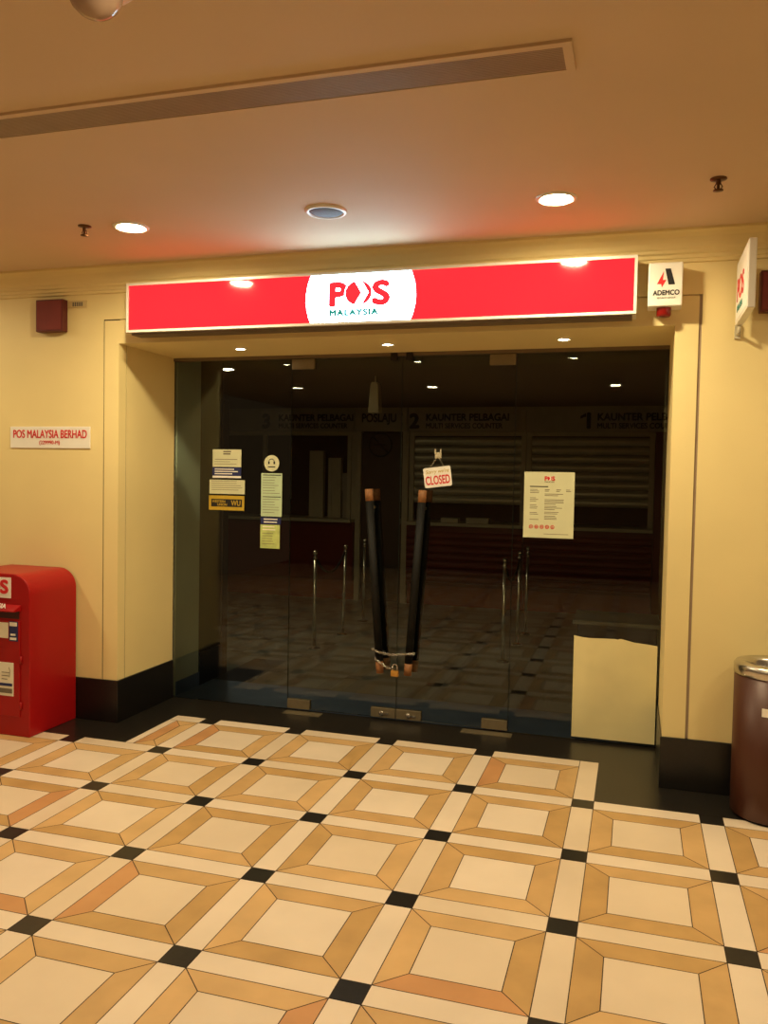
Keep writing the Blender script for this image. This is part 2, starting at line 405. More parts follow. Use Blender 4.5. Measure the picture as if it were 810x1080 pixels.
for k, (x0, x1) in enumerate(((seams[1]+.002, CEN-.003), (CEN+.003, seams[3]-.002))):
    d = empty('door_%d' % (k+1), ((x0+x1)/2, G, 0), None, None); d['kind'] = 'structure'
    m = MB(); m.box(x0, x1, G, G+.012, .014, ZG-.004); m.build('glass_panel', 'glass', d)
    e = MB()
    e.box(x0-.0008, x0-.0001, G, G+.012, .014, ZG-.004); e.box(x1+.0001, x1+.0008, G, G+.012, .014, ZG-.004)
    e.build('glass_edge', 'gedge', d)
    hx = x0 if k == 0 else x1-.165
    # bottom pivot patch, top patch, meeting lock patch
    pf = patch(hx, hx+.165, .014, .078, d)
    patch(hx-(.0 if k == 0 else -.0), hx+.165, ZG-.072, ZG-.004, d)
    lx = CEN-.172 if k == 0 else CEN+.003
    lp = patch(lx, lx+.169, .016, .080, d, 'lock_patch')
    c = lx+.075 if k == 0 else lx+.085
    kn = MB(); kn.lathe((0, 0, 0), [(0, 0), (.017, 0), (.017, .006), (.012, .009), (0, .009)], 24)
    kn.v = [(c+v[0], G-.012-v[2], .045+v[1]) for v in kn.v]
    kn.box(c+.012, c+.05, G-.018, G-.012, .040, .050); kn.build('lock_cylinder', 'steel', lp)
    # leaning pull handle: outer and inner bar, brown caps and stand-offs
    xt, xb = (-1.672, -1.572) if k == 0 else (-1.308, -1.385)
    zt, zb = 1.53, .325
    hd = bpy.data.objects.new('pull_handle', None); COL.objects.link(hd); hd.parent = d
    for yy, dx, nm in ((G-.055, 0, 'outer'), (G+.067, .012, 'inner')):
        def at(t): return (xb+dx+(xt-xb)*t, yy, zb+(zt-zb)*t)
        g_ = MB(); g_.tube([at(.065), at(.935)], .026, 24); g_.build('grip', 'black', hd)
        cp = MB(); cp.tube([at(.0), at(.065)], .0255, 24); cp.build('end_cap', 'wood', hd)
        cp = MB(); cp.tube([at(.935), at(1)], .0265, 24); cp.build('end_cap', 'wood', hd)
    so = MB()
    for t in (.10, .90):
        x = xb+(xt-xb)*t+.006; z = zb+(zt-zb)*t
        so.tube([(x, G-.05, z), (x, G+.06, z)], .010, 12)
    so.build('standoff', 'steeld', hd)
for x in (CEN-.055, CEN+.055):
    pass
for x, l in ((CEN-.052, 'small dark stop above the left glass door at the meeting edge'), (CEN+.052, 'small dark stop above the right glass door at the meeting edge')):
    ts = MB(); ts.box(x-.022, x+.022, G-.030, G-.013, ZG-.03, ZG+.018); tag(ts.build('door_stop', 'dark', bevel=.002), l, 'door stop')
th = MB(); th.box(-2.245, -1.98, G-.10, G-.02, 0, .0035); th.box(-1.02, -.70, G-.10, G-.02, 0, .0035)
struct('trim_3', th, 'steeld')

# padlock and chain
def chain(name, pts, label, cat='chain', rr=.0085, wire=.0022):
    mb = MB(); pts = [Vector(p) for p in pts]
    segs = []
    for a, b_ in zip(pts, pts[1:]):
        L = (b_-a).length; n = max(1, round(L/.014))
        for k in range(n): segs.append((a.lerp(b_, (k+.5)/n), (b_-a).normalized()))
    for i, (c, d) in enumerate(segs):
        side = d.cross(Vector((0, 1, 0))).normalized() if i % 2 == 0 else Vector((0, 1, 0))
        ring_ = [c+d*math.cos(2*PI*q/12)*.0105+side*math.sin(2*PI*q/12)*.006 for q in range(12)]
        ring_.append(ring_[0]); mb.tube(ring_, wire, 6, caps=False)
    return tag(mb.build(name, 'steel'), label, cat)
chain('chain', [(-1.62, G-.087, .485), (-1.57, G-.09, .468), (-1.50, G-.085, .456), (-1.44, G-.086, .462), (-1.37, G-.09, .472), (-1.335, G-.087, .478)],
      'thin steel chain strung between the two black door handles above the padlock')
chain('chain', [(-1.60, G-.089, .425), (-1.56, G-.092, .400), (-1.52, G-.086, .374), (-1.492, G-.084, .362)],
      'short slack end of chain hanging beside the padlock from left handle')
pl = empty('padlock', (-1.464, G-.08, .315), 'small brass padlock with steel shackle locking the two glass doors', 'padlock')
m = MB(); m.box(-1.490, -1.438, G-.092, G-.068, .315, .355); m.build('lock_body', 'brass', pl, bevel=.005)
m = MB(); m.tube([(-1.480, G-.08, .350), (-1.480, G-.08, .378)], .0042, 10); m.torus((-1.464, G-.08, .378), .016, .0042, 'y', 16, 10, 0, PI); m.tube([(-1.448, G-.08, .350), (-1.448, G-.08, .378)], .0042, 10)
m.build('shackle', 'steel', pl)

# ------------------------------------------------------------------ sign box
SY = 4.425
X0, X1, Z0, Z1 = -2.995, -.024, 2.458, 2.752
sg = empty('shop_sign', ((X0+X1)/2, F, Z0), 'long red lightbox shop sign with white centre circle above the glass doors', 'sign')
m = MB()
m.box(X0, X1, SY, F-.002, Z0, Z0+.014); m.box(X0, X1, SY, F-.002, Z1-.014, Z1)
m.box(X0, X0+.014, SY, F-.002, Z0+.0142, Z1-.0142); m.box(X1-.014, X1, SY, F-.002, Z0+.0142, Z1-.0142)
m.build('frame', 'alu', sg)
m = MB(); m.box(X0+.015, X1-.015, SY+.02, F-.004, Z0+.015, Z1-.015); m.build('housing', 'greyalu', sg)
m = MB(); m.box(X0+.02, X1-.02, SY+.03, F-.02, Z0-.012, Z0-.0005); m.build('underside_panel', 'greyalu', sg)
zc = (Z0+Z1)/2; zl, zh = Z0+.014, Z1-.014
cx, R = -1.500, .322
za = math.asin((zh-zc)/R)
xr = lambda z: cx+math.sqrt(R*R-(z-zc)**2)
arcR = [(cx+R*math.cos(a), zc+R*math.sin(a)) for a in [(-za+2*za*k/24) for k in range(25)]]
arcL = [(cx-R*math.cos(a), zc+R*math.sin(a)) for a in [(-za+2*za*k/24) for k in range(25)]]
m = MB()
m.prism_y([(X0+.014, zl)]+arcL+[(X0+.014, zh)], SY+.006, SY+.016)
m.build('red_face', 'sred', sg)
m = MB(); m.prism_y([(X1-.014, zh)]+list(reversed(arcR))+[(X1-.014, zl)], SY+.006, SY+.016); m.build('red_face', 'sred', sg)
m = MB(); m.prism_y(arcR+list(reversed(arcL)), SY+.006, SY+.016); m.build('white_face', 'swhite', sg)
def pos_logo(cx, z, h, y, parent, red, white, sub=None, subm='teal', xs=1.0):
    """the letters P, S and the round arrow emblem; h = cap height, z = baseline"""
    sz = h/.72
    text('lettering', 'P', sz, red, parent, (cx-1.22*h*xs, y, z), off=.085*h, xs=1.02*xs)
    text('lettering', 'S', sz, red, parent, (cx+.55*h*xs, y, z), off=.085*h, xs=1.06*xs)
    m = MB(); r = .53*h; c = (cx, z+h*.5)
    m.prism_y([(c[0]+(p[0]-c[0])*xs, p[1]) for p in circ(c[0], c[1], r+.03*h)], y-.0012, y+.001)
    m.build('emblem_ring', white, parent)
    m = MB(); m.prism_y([(c[0]+(p[0]-c[0])*xs, p[1]) for p in circ(c[0], c[1], r)], y-.0024, y-.0012)
    m.build('emblem_disc', red, parent)
    k = r*xs
    ch = [(-.28, .95), (.22, .0), (-.28, -.95), (.0, -.99), (.26, -.95), (.76, 0), (.26, .95), (.0, .99)]
    m = MB(); m.prism_y([(c[0]+a*k, c[1]+b_*r) for a, b_ in reversed(ch)], y-.0036, y-.0024)
    m.build('emblem_arrow', white, parent)
    if sub: text('lettering', sub, h*.36, subm, parent, (cx-1.17*h*xs, y, z-h*.45), depth=.002, xs=1.02*xs, space=1.2, off=.028*h)
pos_logo(-1.508, 2.566, .128, SY+.0045, sg, 'slogo', 'swhite', 'MALAYSIA', 'steal', xs=1.15)

# ------------------------------------------------------------------ alarm box
AY = 4.46
ab = empty('alarm_box', (.115, AY, 2.49), 'white alarm siren box marked ADEMCO beside the right end of shop sign', 'alarm box')
m = MB(); m.box(.030, .195, AY, F+.004, 2.497, 2.715); m.build('housing', 'white', ab, bevel=.006)
m = MB(); m.lathe((.11, AY+.055, 2.452), [(0, 0), (.030, 0), (.036, .008), (.036, .045)], 24); m.build('strobe_lens', 'strobe', ab)
cxa, cza = .118, 2.645
m = MB(); m.prism_y([(cxa+.006, cza+.038), (cxa-.008, cza+.038), (cxa+.010, cza-.042), (cxa+.040, cza-.042), (cxa+.040, cza-.038), (cxa+.018, cza+.038)][::-1], AY-.0015, AY)
m.build('emblem', 'ink', ab)
m = MB(); m.prism_y([(cxa-.014, cza+.026), (cxa-.046, cza-.038), (cxa-.026, cza-.038), (cxa-.022, cza-.055), (cxa-.001, cza-.018), (cxa-.018, cza-.018)], AY-.0015, AY)
m.build('emblem', 'redink', ab)
text('lettering', 'ADEMCO', .034, 'ink', ab, (.118, AY-.001, 2.552), align='CENTER', xs=.88, off=.0014)
text('lettering', 'SECURITY GROUP', .011, 'greyink', ab, (.118, AY-.001, 2.534), align='CENTER')

# ------------------------------------------------------------------ projecting sign (edge-on)
bs = empty('projecting_sign', (.468, F, 2.36), 'thin white projecting sign with red logo seen almost edge-on at right', 'sign')
m = MB(); m.box(.452, .486, 4.06, 4.52, 2.395, 2.705); m.build('frame', 'alu', bs, bevel=.004)
m = MB(); m.box(.450, .4525, 4.075, 4.505, 2.41, 2.69); m.build('face_panel', 'white', bs)
m = MB(); m.tube([(.469, 4.50, 2.36), (.469, F-.002, 2.36)], .008, 10); m.tube([(.469, 4.50, 2.355), (.469, 4.50, 2.40)], .008, 10); m.box(.455, .483, F-.014, F-.0005, 2.34, 2.41)
m.build('bracket', 'frame', bs)
text('lettering', 'POS', .15, 'redink', bs, (.4495, 4.46, 2.50), rot=(PI/2, 0, -PI/2), off=.004)
text('lettering', 'MALAYSIA', .045, 'teal', bs, (.4495, 4.44, 2.445), rot=(PI/2, 0, -PI/2))

# ------------------------------------------------------------------ wall speakers, plaques
def speaker(x0, z0, label):
    t = empty('wall_speaker', (x0+.105, F, z0), label, 'speaker', None)
    m = MB(); m.box(x0, x0+.205, F-.055, F-.001, z0, z0+.205); m.build('cabinet', 'spkf', t, bevel=.006)
    m = MB(); m.box(x0+.010, x0+.195, F-.060, F-.054, z0+.010, z0+.195); m.build('grille', 'spk', t, bevel=.003)
speaker(-3.735, 2.502, 'square maroon wall speaker under the cornice left of the shop sign')
speaker(.562, 2.462, 'square maroon wall speaker at the right edge behind projecting sign')
t = empty('call_point_label', (-3.45, F, 2.65), 'small beige plastic plate on wall right of the left speaker', 'plate')
m = MB(); m.box(-3.52, -3.382, F-.010, F-.001, 2.655, 2.700); m.build('plate', 'beige', t, bevel=.004)
m = MB()
for k in range(5): m.box(-3.488+k*.016, -3.477+k*.016, F-.0115, F-.0095, 2.664, 2.690)
m.build('faded_marks', 'greyink', t)
t = empty('name_plaque', (-3.66, F, 1.75), 'white plaque lettered POS MALAYSIA BERHAD in red on left wall', 'plaque')
m = MB(); m.box(-3.972, -3.355, F-.008, F-.001, 1.757, 1.897); m.build('plate', 'white', t, bevel=.002)
text('lettering', 'POS MALAYSIA BERHAD', .074, 'redink', t, (-3.663, F-.0095, 1.824), align='CENTER', xs=.72, off=.0012)
text('lettering', '(229990-M)', .034, 'redink', t, (-3.663, F-.0095, 1.783), align='CENTER')

# ------------------------------------------------------------------ notices on the glass
GP = G-.0015
def sheet(name, x0, x1, z0, z1, m, label, cat, group=None):
    t = empty(name, ((x0+x1)/2, G, z0), label, cat, group)
    mb = MB(); mb.box(x0, x1, GP, G-.0002, z0, z1); mb.build('sheet', m, t); return t
def lines(t, x0, x1, z1, n, dz, h, m='greyink', name='printed_lines', jag=.35):
    mb = MB()
    for k in range(n):
        e = x1-(x1-x0)*jag*random.random()
        mb.box(x0, e, GP-.0006, GP-.0001, z1-k*dz-h, z1-k*dz)
    return mb.build(name, m, t)
t = sheet('notice_sheet', -2.842, -2.622, 1.66, 1.782, 'paperi', 'white notice at top left of the stickers on left glass', 'notice')
lines(t, -2.76, -2.70, 1.772, 2, .016, .010, 'greyink', jag=.1); lines(t, -2.825, -2.64, 1.715, 1, .02, .004); lines(t, -2.83, -2.64, 1.698, 2, .016, .003)
t = sheet('blue_sticker', -2.842, -2.622, 1.583, 1.657, 'bluelab', 'navy sticker with white print below the top left notice', 'sticker')
lines(t, -2.825, -2.64, 1.648, 3, .016, .007, 'white', jag=.3)
m = MB(); m.box(-2.842, -2.622, GP-.0005, GP-.0001, 1.584, 1.598); m.build('white_band', 'white', t)
t = sheet('notice_sheet', -2.865, -2.592, 1.472, 1.570, 'paperi', 'wide cream notice above the yellow sticker on left glass', 'notice')
lines(t, -2.85, -2.61, 1.562, 5, .015, .003, jag=.2)
t = sheet('money_transfer_sticker', -2.868, -2.595, 1.358, 1.460, 'yellow', 'yellow sticker with black WESTERN UNION panel on left glass', 'sticker')
m = MB(); m.box(-2.850, -2.612, GP-.0006, GP-.0001, 1.382, 1.436); m.build('black_panel', 'ink', t)
text('lettering', 'WESTERN', .024, 'yellow', t, (-2.842, GP-.001, 1.411), depth=.0003, xs=.95, off=.0004)
text('lettering', 'UNION', .024, 'yellow', t, (-2.802, GP-.001, 1.389), depth=.0003, xs=.95, off=.0004)
text('lettering', 'WU', .052, 'yellow', t, (-2.695, GP-.001, 1.392), depth=.0003, xs=.80, off=.001)
t = empty('round_sticker', (-2.395, G, 1.63), 'round white sticker above the tall green notice on left glass', 'sticker')
m = MB(); m.prism_y(circ(-2.392, 1.690, .056), GP, G-.0002); m.build('disc', 'paperi', t)
m = MB()
pts = circ(-2.392, 1.700, .020, 18, -PI*.15, PI*1.15)
m.tube([(p[0], GP-.0005, p[1]) for p in pts], .0022, 6); m.box(-2.418, -2.406, GP-.0008, GP-.0001, 1.684, 1.702); m.box(-2.378, -2.366, GP-.0008, GP-.0001, 1.684, 1.702)
m.box(-2.420, -2.364, GP-.0008, GP-.0001, 1.662, 1.669)
m.build('headset_mark', 'ink', t)
t = sheet('tall_notice', -2.468, -2.312, 1.325, 1.622, 'paperg', 'tall pale green notice below the round sticker on left glass', 'notice')
lines(t, -2.455, -2.32, 1.612, 1, .02, .006, 'ink', jag=.0); lines(t, -2.455, -2.325, 1.594, 7, .018, .003)
lines(t, -2.455, -2.32, 1.462, 1, .02, .005, 'ink', jag=0); lines(t, -2.455, -2.325, 1.444, 6, .018, .003)
t = sheet('dark_sticker', -2.468, -2.318, 1.272, 1.318, 'bluelab', 'narrow dark sticker with white print between the two green notices', 'sticker')
lines(t, -2.445, -2.34, 1.310, 2, .020, .008, 'white', jag=.15)
t = sheet('yellow_green_notice', -2.470, -2.325, 1.105, 1.268, 'papery', 'yellow green notice at bottom of the sticker column on left glass', 'notice')
lines(t, -2.455, -2.345, 1.258, 2, .02, .008, 'paper', jag=.3); lines(t, -2.455, -2.34, 1.21, 5, .018, .003)

# opening-hours poster
t = sheet('opening_hours_poster', -.668, -.360, 1.250, 1.660, 'paperi', 'white printed poster with red POS logo and five red round icons', 'poster')
pos_logo(-.512, 1.607, .026, GP-.0003, t, 'redink', 'paper', None)
text('lettering', 'MALAYSIA', .013, 'ink', t, (-.543, GP-.0006, 1.594), depth=.0003)
lines(t, -.632, -.52, 1.572, 1, .02, .006, 'ink', jag=0)
for z, n in ((1.552, 3), (1.500, 3), (1.455, 3), (1.408, 2), (1.365, 1)): lines(t, -.630, -.575, z, n, .010, .0035)
for z, n in ((1.552, 2),): 
    for xx in (-.54, -.47, -.41): lines(t, xx, xx+.03, z, n, .009, .004, jag=.3)
for z, n in ((1.525, 2), (1.490, 4), (1.448, 3), (1.412, 2), (1.388, 3)): lines(t, -.54, -.42, z, n, .0095, .0035, jag=.5)
m = MB()
for k in range(5):
    m.torus((-.620+k*.033, GP-.0004, 1.318), .010, .0022, 'y', 18, 6); m.box(-.625+k*.033, -.615+k*.033, GP-.001, GP-.0001, 1.315, 1.320)
m.build('icon_row', 'redink', t)
lines(t, -.54, -.39, 1.276, 1, .01, .003, jag=0)

# CLOSED sign on its hook
hk = empty('suction_hook', (-1.222, G, 1.735), 'clear plastic hook stuck on right glass door holding the closed sign', 'hook')
m = MB(); m.box(-1.245, -1.202, G-.008, G-.0005, 1.735, 1.775); m.build('hook_plate', 'frame', hk, bevel=.003)
m = MB(); m.box(-1.245, -1.237, G-.014, G-.007, 1.765, 1.797); m.box(-1.210, -1.202, G-.014, G-.007, 1.765, 1.797); m.box(-1.236, -1.211, G-.016, G-.007, 1.742, 1.750)
m.build('hook_prong', 'frame', hk)
tilt = math.radians(7.5)
cx0, cz0 = -1.222, 1.617
cl = empty('closed_sign', (cx0, G-.012, cz0), 'tilted white hanging sign lettered CLOSED in red on glass door', 'sign')
def rot2(x, z): return (cx0+x*math.cos(tilt)-z*math.sin(tilt), cz0+x*math.sin(tilt)+z*math.cos(tilt))
w2, h2 = .090, .064
rc = .010
pts = []
for sx, sz, a0 in ((1, 1, 0), (-1, 1, PI/2), (-1, -1, PI), (1, -1, 1.5*PI)):
    for k in range(5):
        a = a0+PI/2*k/4; pts.append(rot2(sx*(w2-rc)+rc*math.cos(a), sz*(h2-rc)+rc*math.sin(a)))
m = MB(); m.prism_y(pts, G-.016, G-.012); m.build('board', 'white', cl)
p = rot2(0, -.045); text('lettering', 'CLOSED', .078, 'redink', cl, (p[0], G-.0165, p[1]), align='CENTER', xs=.56, off=.0018, tilt=tilt)
p = rot2(0, .026); text('lettering', "Sorry we're", .034, 'yellow', cl, (p[0], G-.0165, p[1]), align='CENTER', xs=.95, shear=.3, tilt=tilt)
m = MB()
for sx in (-.05, .05):
    p = rot2(sx, .056); m.tube([(p[0], G-.014, p[1]), (-1.222, G-.018, 1.752)], .0014, 6)
m.build('string', 'frame', cl)

# torn cream film on the lower right pane
fm = MB()
top = [(XR-.016, .622), (.10, .628), (.02, .634), (-.06, .652), (-.078, .645), (-.09, .648), (-.16, .646), (-.24, .643), (-.28, .645), (-.315, .650), (-.338, .654)]
fm.prism_y([(-.338, .022), (XR-.016, .022)]+top, G-.0022, G-.0002)
tag(fm.build('frosted_film', 'film'), 'cream film with torn top edge stuck low on the right glass pane', 'film')
# dark desk inside behind the film
dk = empty('dark_desk', (-.1, 5.6, 0), 'low dark cabinet inside the shop behind the cream film', 'cabinet')
m = MB(); m.box(-.33, .155, 5.42, 5.80, .0, .70); m.build('body', 'navy', dk, bevel=.004)
m = MB(); m.box(-.36, .170, 5.39, 5.83, .70, .725); m.build('top_board', 'g2', dk, bevel=.003)

# ------------------------------------------------------------------ post box
px1 = -3.447; px0 = px1-.62; py0, py1 = 4.13, 4.565; ph = .985; rr = .125
pb = empty('post_box', ((px0+px1)/2, (py0+py1)/2, 0), 'tall red post box with rounded top at the left wall', 'post box')
arc = [(px1-rr+rr*math.cos(a), ph-rr+rr*math.sin(a)) for a in [PI/2*k/14 for k in range(15)]]
arc += [(px0+rr+rr*math.cos(a), ph-rr+rr*math.sin(a)) for a in [PI/2+PI/2*k/14 for k in range(15)]]
m = MB(); m.prism_y([(px0, .0), (px1, .0)]+arc, py0, py1, smooth=False)
ob = m.build('body', 'red', pb, bevel=.006)
cxp = (px0+px1)/2
# front lip, hood, slot, door
m = MB(); m.prism_x([(py0+.002, .800), (py0-.060, .772), (py0-.060, .764), (py0+.002, .764)], px0+.05, px1-.065); m.build('hood', 'red', pb, bevel=.002)
m = MB(); m.box(px0+.06, px1-.075, py0-.003, py0-.0002, .715, .762); m.build('letter_slot', 'redd', pb)
m = MB(); m.box(px0+.045, px1-.065, py0-.008, py0-.0002, .12, .705)
dr = m.build('door', 'red', pb, bevel=.003)
for z in (.19, .47):
    m = MB(); m.tube([(px1-.058, py0-.006, z-.022), (px1-.058, py0-.006, z+.022)], .007, 12); m.build('hinge', 'red', pb)
m = MB(); m.box(px0+.17, -3.582, py0-.004, py0-.0002, .838, .962); m.build('logo_plate', 'white', pb)
text('lettering', 'POS', .110, 'redink', pb, (-3.600, py0-.005, .868), align='RIGHT', xs=1.15, off=.006)
m = MB(); m.box(px0+.17, -3.590, py0-.045, py0-.0435, .779, .801)
m.v = [(a, b_ if c_ > .79 else b_-.006, c_) for a, b_, c_ in m.v]
text('lettering', 'MALAYSIA', .040, 'white', pb, (-3.578, py0-.052, .784), rot=(math.radians(65), 0, 0), align='RIGHT', off=.001)
m = MB(); m.box(-3.588, -3.525, py0-.0105, py0-.008, .580, .700); lb = m.build('navy_label', 'bluelab', pb)
for a in ((-3.583, -3.530, .672, .695), (-3.576, -3.540, .614, .626), (-3.580, -3.534, .588, .603)):
    m = MB(); m.box(a[0], a[1], py0-.0125, py0-.0105, a[2], a[3]); m.build('printed_band', 'white', lb)
m = MB(); m.box(-3.70, -3.594, py0-.0105, py0-.008, .596, .690); m.build('beige_label', 'paper', pb)
m = MB(); m.box(px0+.12, -3.556, py0-.0105, py0-.008, .245, .448); po = m.build('poster_panel', 'paper', pb)
m = MB(); m.box(px0+.12, -3.564, py0-.0125, py0-.0105, .305, .322, 0); m.box(px0+.12, -3.564, py0-.0125, py0-.0105, .262, .290, 1)
for k in range(3): m.box(-3.64, -3.60+.01*k, py0-.0125, py0-.0105, .345+.02*k, .349+.02*k, 1)
m.tube([(-3.585, py0-.0115, .36), (-3.580, py0-.0115, .40), (-3.588, py0-.0115, .42)], .0015, 6, 1)
m.build('poster_print', ['bluelab', 'greyink'], po)

# ------------------------------------------------------------------ litter bin
bx, by, br = .675, 4.375, .185
bn = empty('litter_bin', (bx, by, 0), 'brown cylindrical litter bin with steel rim at the right edge', 'bin')
m = MB(); m.lathe((bx, by, 0), [(0, .012), (br-.004, .012), (br, .016), (br, .690), (0, .690)], 64); m.build('body', 'bin', bn)
m = MB(); m.lathe((bx, by, 0), [(0, .0), (br-.012, .0), (br-.012, .012), (0, .012)], 48); m.build('base', 'black', bn)
m = MB(); m.lathe((bx, by, 0), [(br-.002, .690), (br+.003, .692), (br+.003, .735), (br-.006, .746), (br-.03, .750), (br-.062, .742), (br-.07, .728), (br-.075, .700)], 64)
m.build('rim', 'steel', bn)
m = MB(); m.lathe((bx, by, 0), [(0, .702), (br-.074, .702)], 48); m.build('inner_tray', 'ink', bn)
lab = MB(); 
for k in range(8):
    pass
a0, a1 = math.radians(-115), math.radians(-96)
vs = []; n = 6
for k in range(n+1):
    a = a0+(a1-a0)*k/n
    for z in (.520, .560): vs.append((bx+(br+.0012)*math.cos(a), by+(br+.0012)*math.sin(a), z))
lab.add(vs, [(2*k, 2*k+2, 2*k+3, 2*k+1) for k in range(n)])
lb = lab.build('label', 'white', bn)

# ------------------------------------------------------------------ ceiling fittings
def downlight(x, y, z, r, lens, label, cat='downlight', group=None, name='recessed_downlight'):
    t = empty(name, (x, y, z), label, cat, group)
    m = MB(); m.lathe((x, y, z), [(r*.86, .0), (r*.90, -.006), (r*1.05, -.010), (r*1.18, -.004), (r*1.2, 0)], 40); m.build('trim_ring', 'alu', t)
    m = MB(); m.lathe((x, y, z), [(r*.88, -.001), (r*.80, -.004), (r*.6, -.0075), (r*.3, -.0095), (0.0001, -.010)], 32); m.build('lens', lens, t)
    return t
downlight(-2.545, 3.80, ZC, .078, 'lensf', 'lit round downlight above the left half of the shop sign')
downlight(-.382, 3.87, ZC, .078, 'lensf', 'lit round downlight above the right half of the shop sign')
for x, y, l in ((-4.72, -.68, 'lit mall downlight far left, mirrored in the left pane'), (-2.75, -.80, 'lit mall downlight, mirrored in the glass left of middle'),
             (-.296, -.87, 'lit mall downlight, mirrored in the right pane above counter one'), (2.0, -.85, 'lit mall downlight behind the viewer on the right'),
             (-4.70, 3.74, 'lit front-row downlight beyond the left edge of the picture'), (1.79, 3.93, 'lit front-row downlight beyond the right edge of the picture'),
             (-4.72, 1.65, 'added unseen downlight over the left foreground floor'), (-.9, 1.75, 'added unseen downlight over the middle foreground floor'),  # unseen downlights added to brighten the foreground floor
             (1.7, 2.2, 'added unseen downlight over the right foreground floor')):  # also unseen, added to light the floor on the right
    downlight(x, y, ZC, .078, 'lens', l)
for x, l in ((-2.457, 'small soffit downlight nearest the left jamb'), (-1.469, 'small soffit downlight above the meeting glass doors'), (-.417, 'small soffit downlight nearest the right jamb')):
    downlight(x, 4.885, ZO, .036, 'lens2', l, group=None, name='soffit_downlight')
downlight(-3.55, 6.81, 2.56, .055, 'lens3', 'small lit ceiling light inside the dark shop at upper left', name='interior_downlight')
# round ceiling grille between the downlights
t = empty('ceiling_speaker', (-1.462, 3.79, ZC), 'round grey ceiling speaker between the two downlights', 'ceiling speaker')
m = MB(); m.lathe((-1.462, 3.79, ZC), [(.082, -.002), (.084, -.012), (.094, -.012), (.100, -.004), (.101, 0)], 40); m.build('trim_ring', 'alu', t)
m = MB(); m.lathe((-1.462, 3.79, ZC), [(.084, -.004), (.07, -.012), (.04, -.017), (0.0001, -.018)], 32); m.build('grille', 'detg', t)
def sprinkler(x, y, label):
    t = empty('sprinkler_head', (x, y, ZC), label, 'sprinkler')
    m = MB(); m.lathe((x, y, ZC), [(.034, 0), (.034, -.004), (.014, -.009), (.010, -.009)], 24); m.build('escutcheon', 'sprk', t)
    m = MB(); m.lathe((x, y, ZC), [(.011, -.004), (.010, -.022), (.006, -.026), (.006, -.046), (.0001, -.046)], 16)
    m.tube([(x-.008, y, ZC-.02), (x-.016, y, ZC-.034), (x-.006, y, ZC-.048)], .0025, 8); m.tube([(x+.008, y, ZC-.02), (x+.016, y, ZC-.034), (x+.006, y, ZC-.048)], .0025, 8)
    m.build('frame_arms', 'sprk', t)
    m = MB(); m.lathe((x, y, ZC), [(.0001, -.046), (.020, -.047), (.021, -.050), (.0001, -.052)], 20); m.build('deflector', 'sprk', t)
sprinkler(-2.775, 3.73, 'small bronze sprinkler head left of the left downlight')
sprinkler(.293, 3.78, 'bronze sprinkler head on ceiling right of the right downlight')
# linear diffuser
vx0, vx1, vy0, vy1 = -5.6, -.215, 2.500, 2.672
t = empty('linear_air_grille', ((vx0+vx1)/2, (vy0+vy1)/2, ZC), 'long slotted air grille running across the ceiling', 'air grille')
m = MB(); z0 = ZC-.010
m.box(vx0, vx1, vy0-.005, vy0+.022, z0, ZC); m.box(vx0, vx1, vy1-.010, vy1+.004, z0, ZC); m.box(vx1-.028, vx1, vy0+.0222, vy1-.0102, z0, ZC); m.box(vx0, vx0+.028, vy0+.0222, vy1-.0102, z0, ZC)
m.build('frame', 'ceil', t)
m = MB(); m.box(vx0+.03, vx1-.03, vy0+.024, vy1-.012, ZC-.0012, ZC-.0002); m.build('backing', 'dark', t)
m = MB(); n = 14
for k in range(n):
    y = vy0+.030+(vy1-vy0-.048)*k/(n-1)
    m.box(vx0+.028, vx1-.028, y-.0034, y+.0034, ZC-.009, ZC-.0013)
m.build('louvre', 'louvre', t)
# dome camera near the viewer
t = empty('dome_camera', (-1.37, 1.92, ZC), 'smoky dome camera on the ceiling at top left', 'camera')
m = MB(); m.lathe((-1.37, 1.88, ZC), [(.105, 0), (.105, -.018), (.092, -.030), (.070, -.034)], 40); m.build('base', 'alu', t)
m = MB(); m.lathe((-1.37, 1.88, ZC-.032), [(.070, 0), (.068, -.022), (.058, -.045), (.040, -.062), (.018, -.072), (.0001, -.074)], 32); m.build('dome', 'smoke', t)

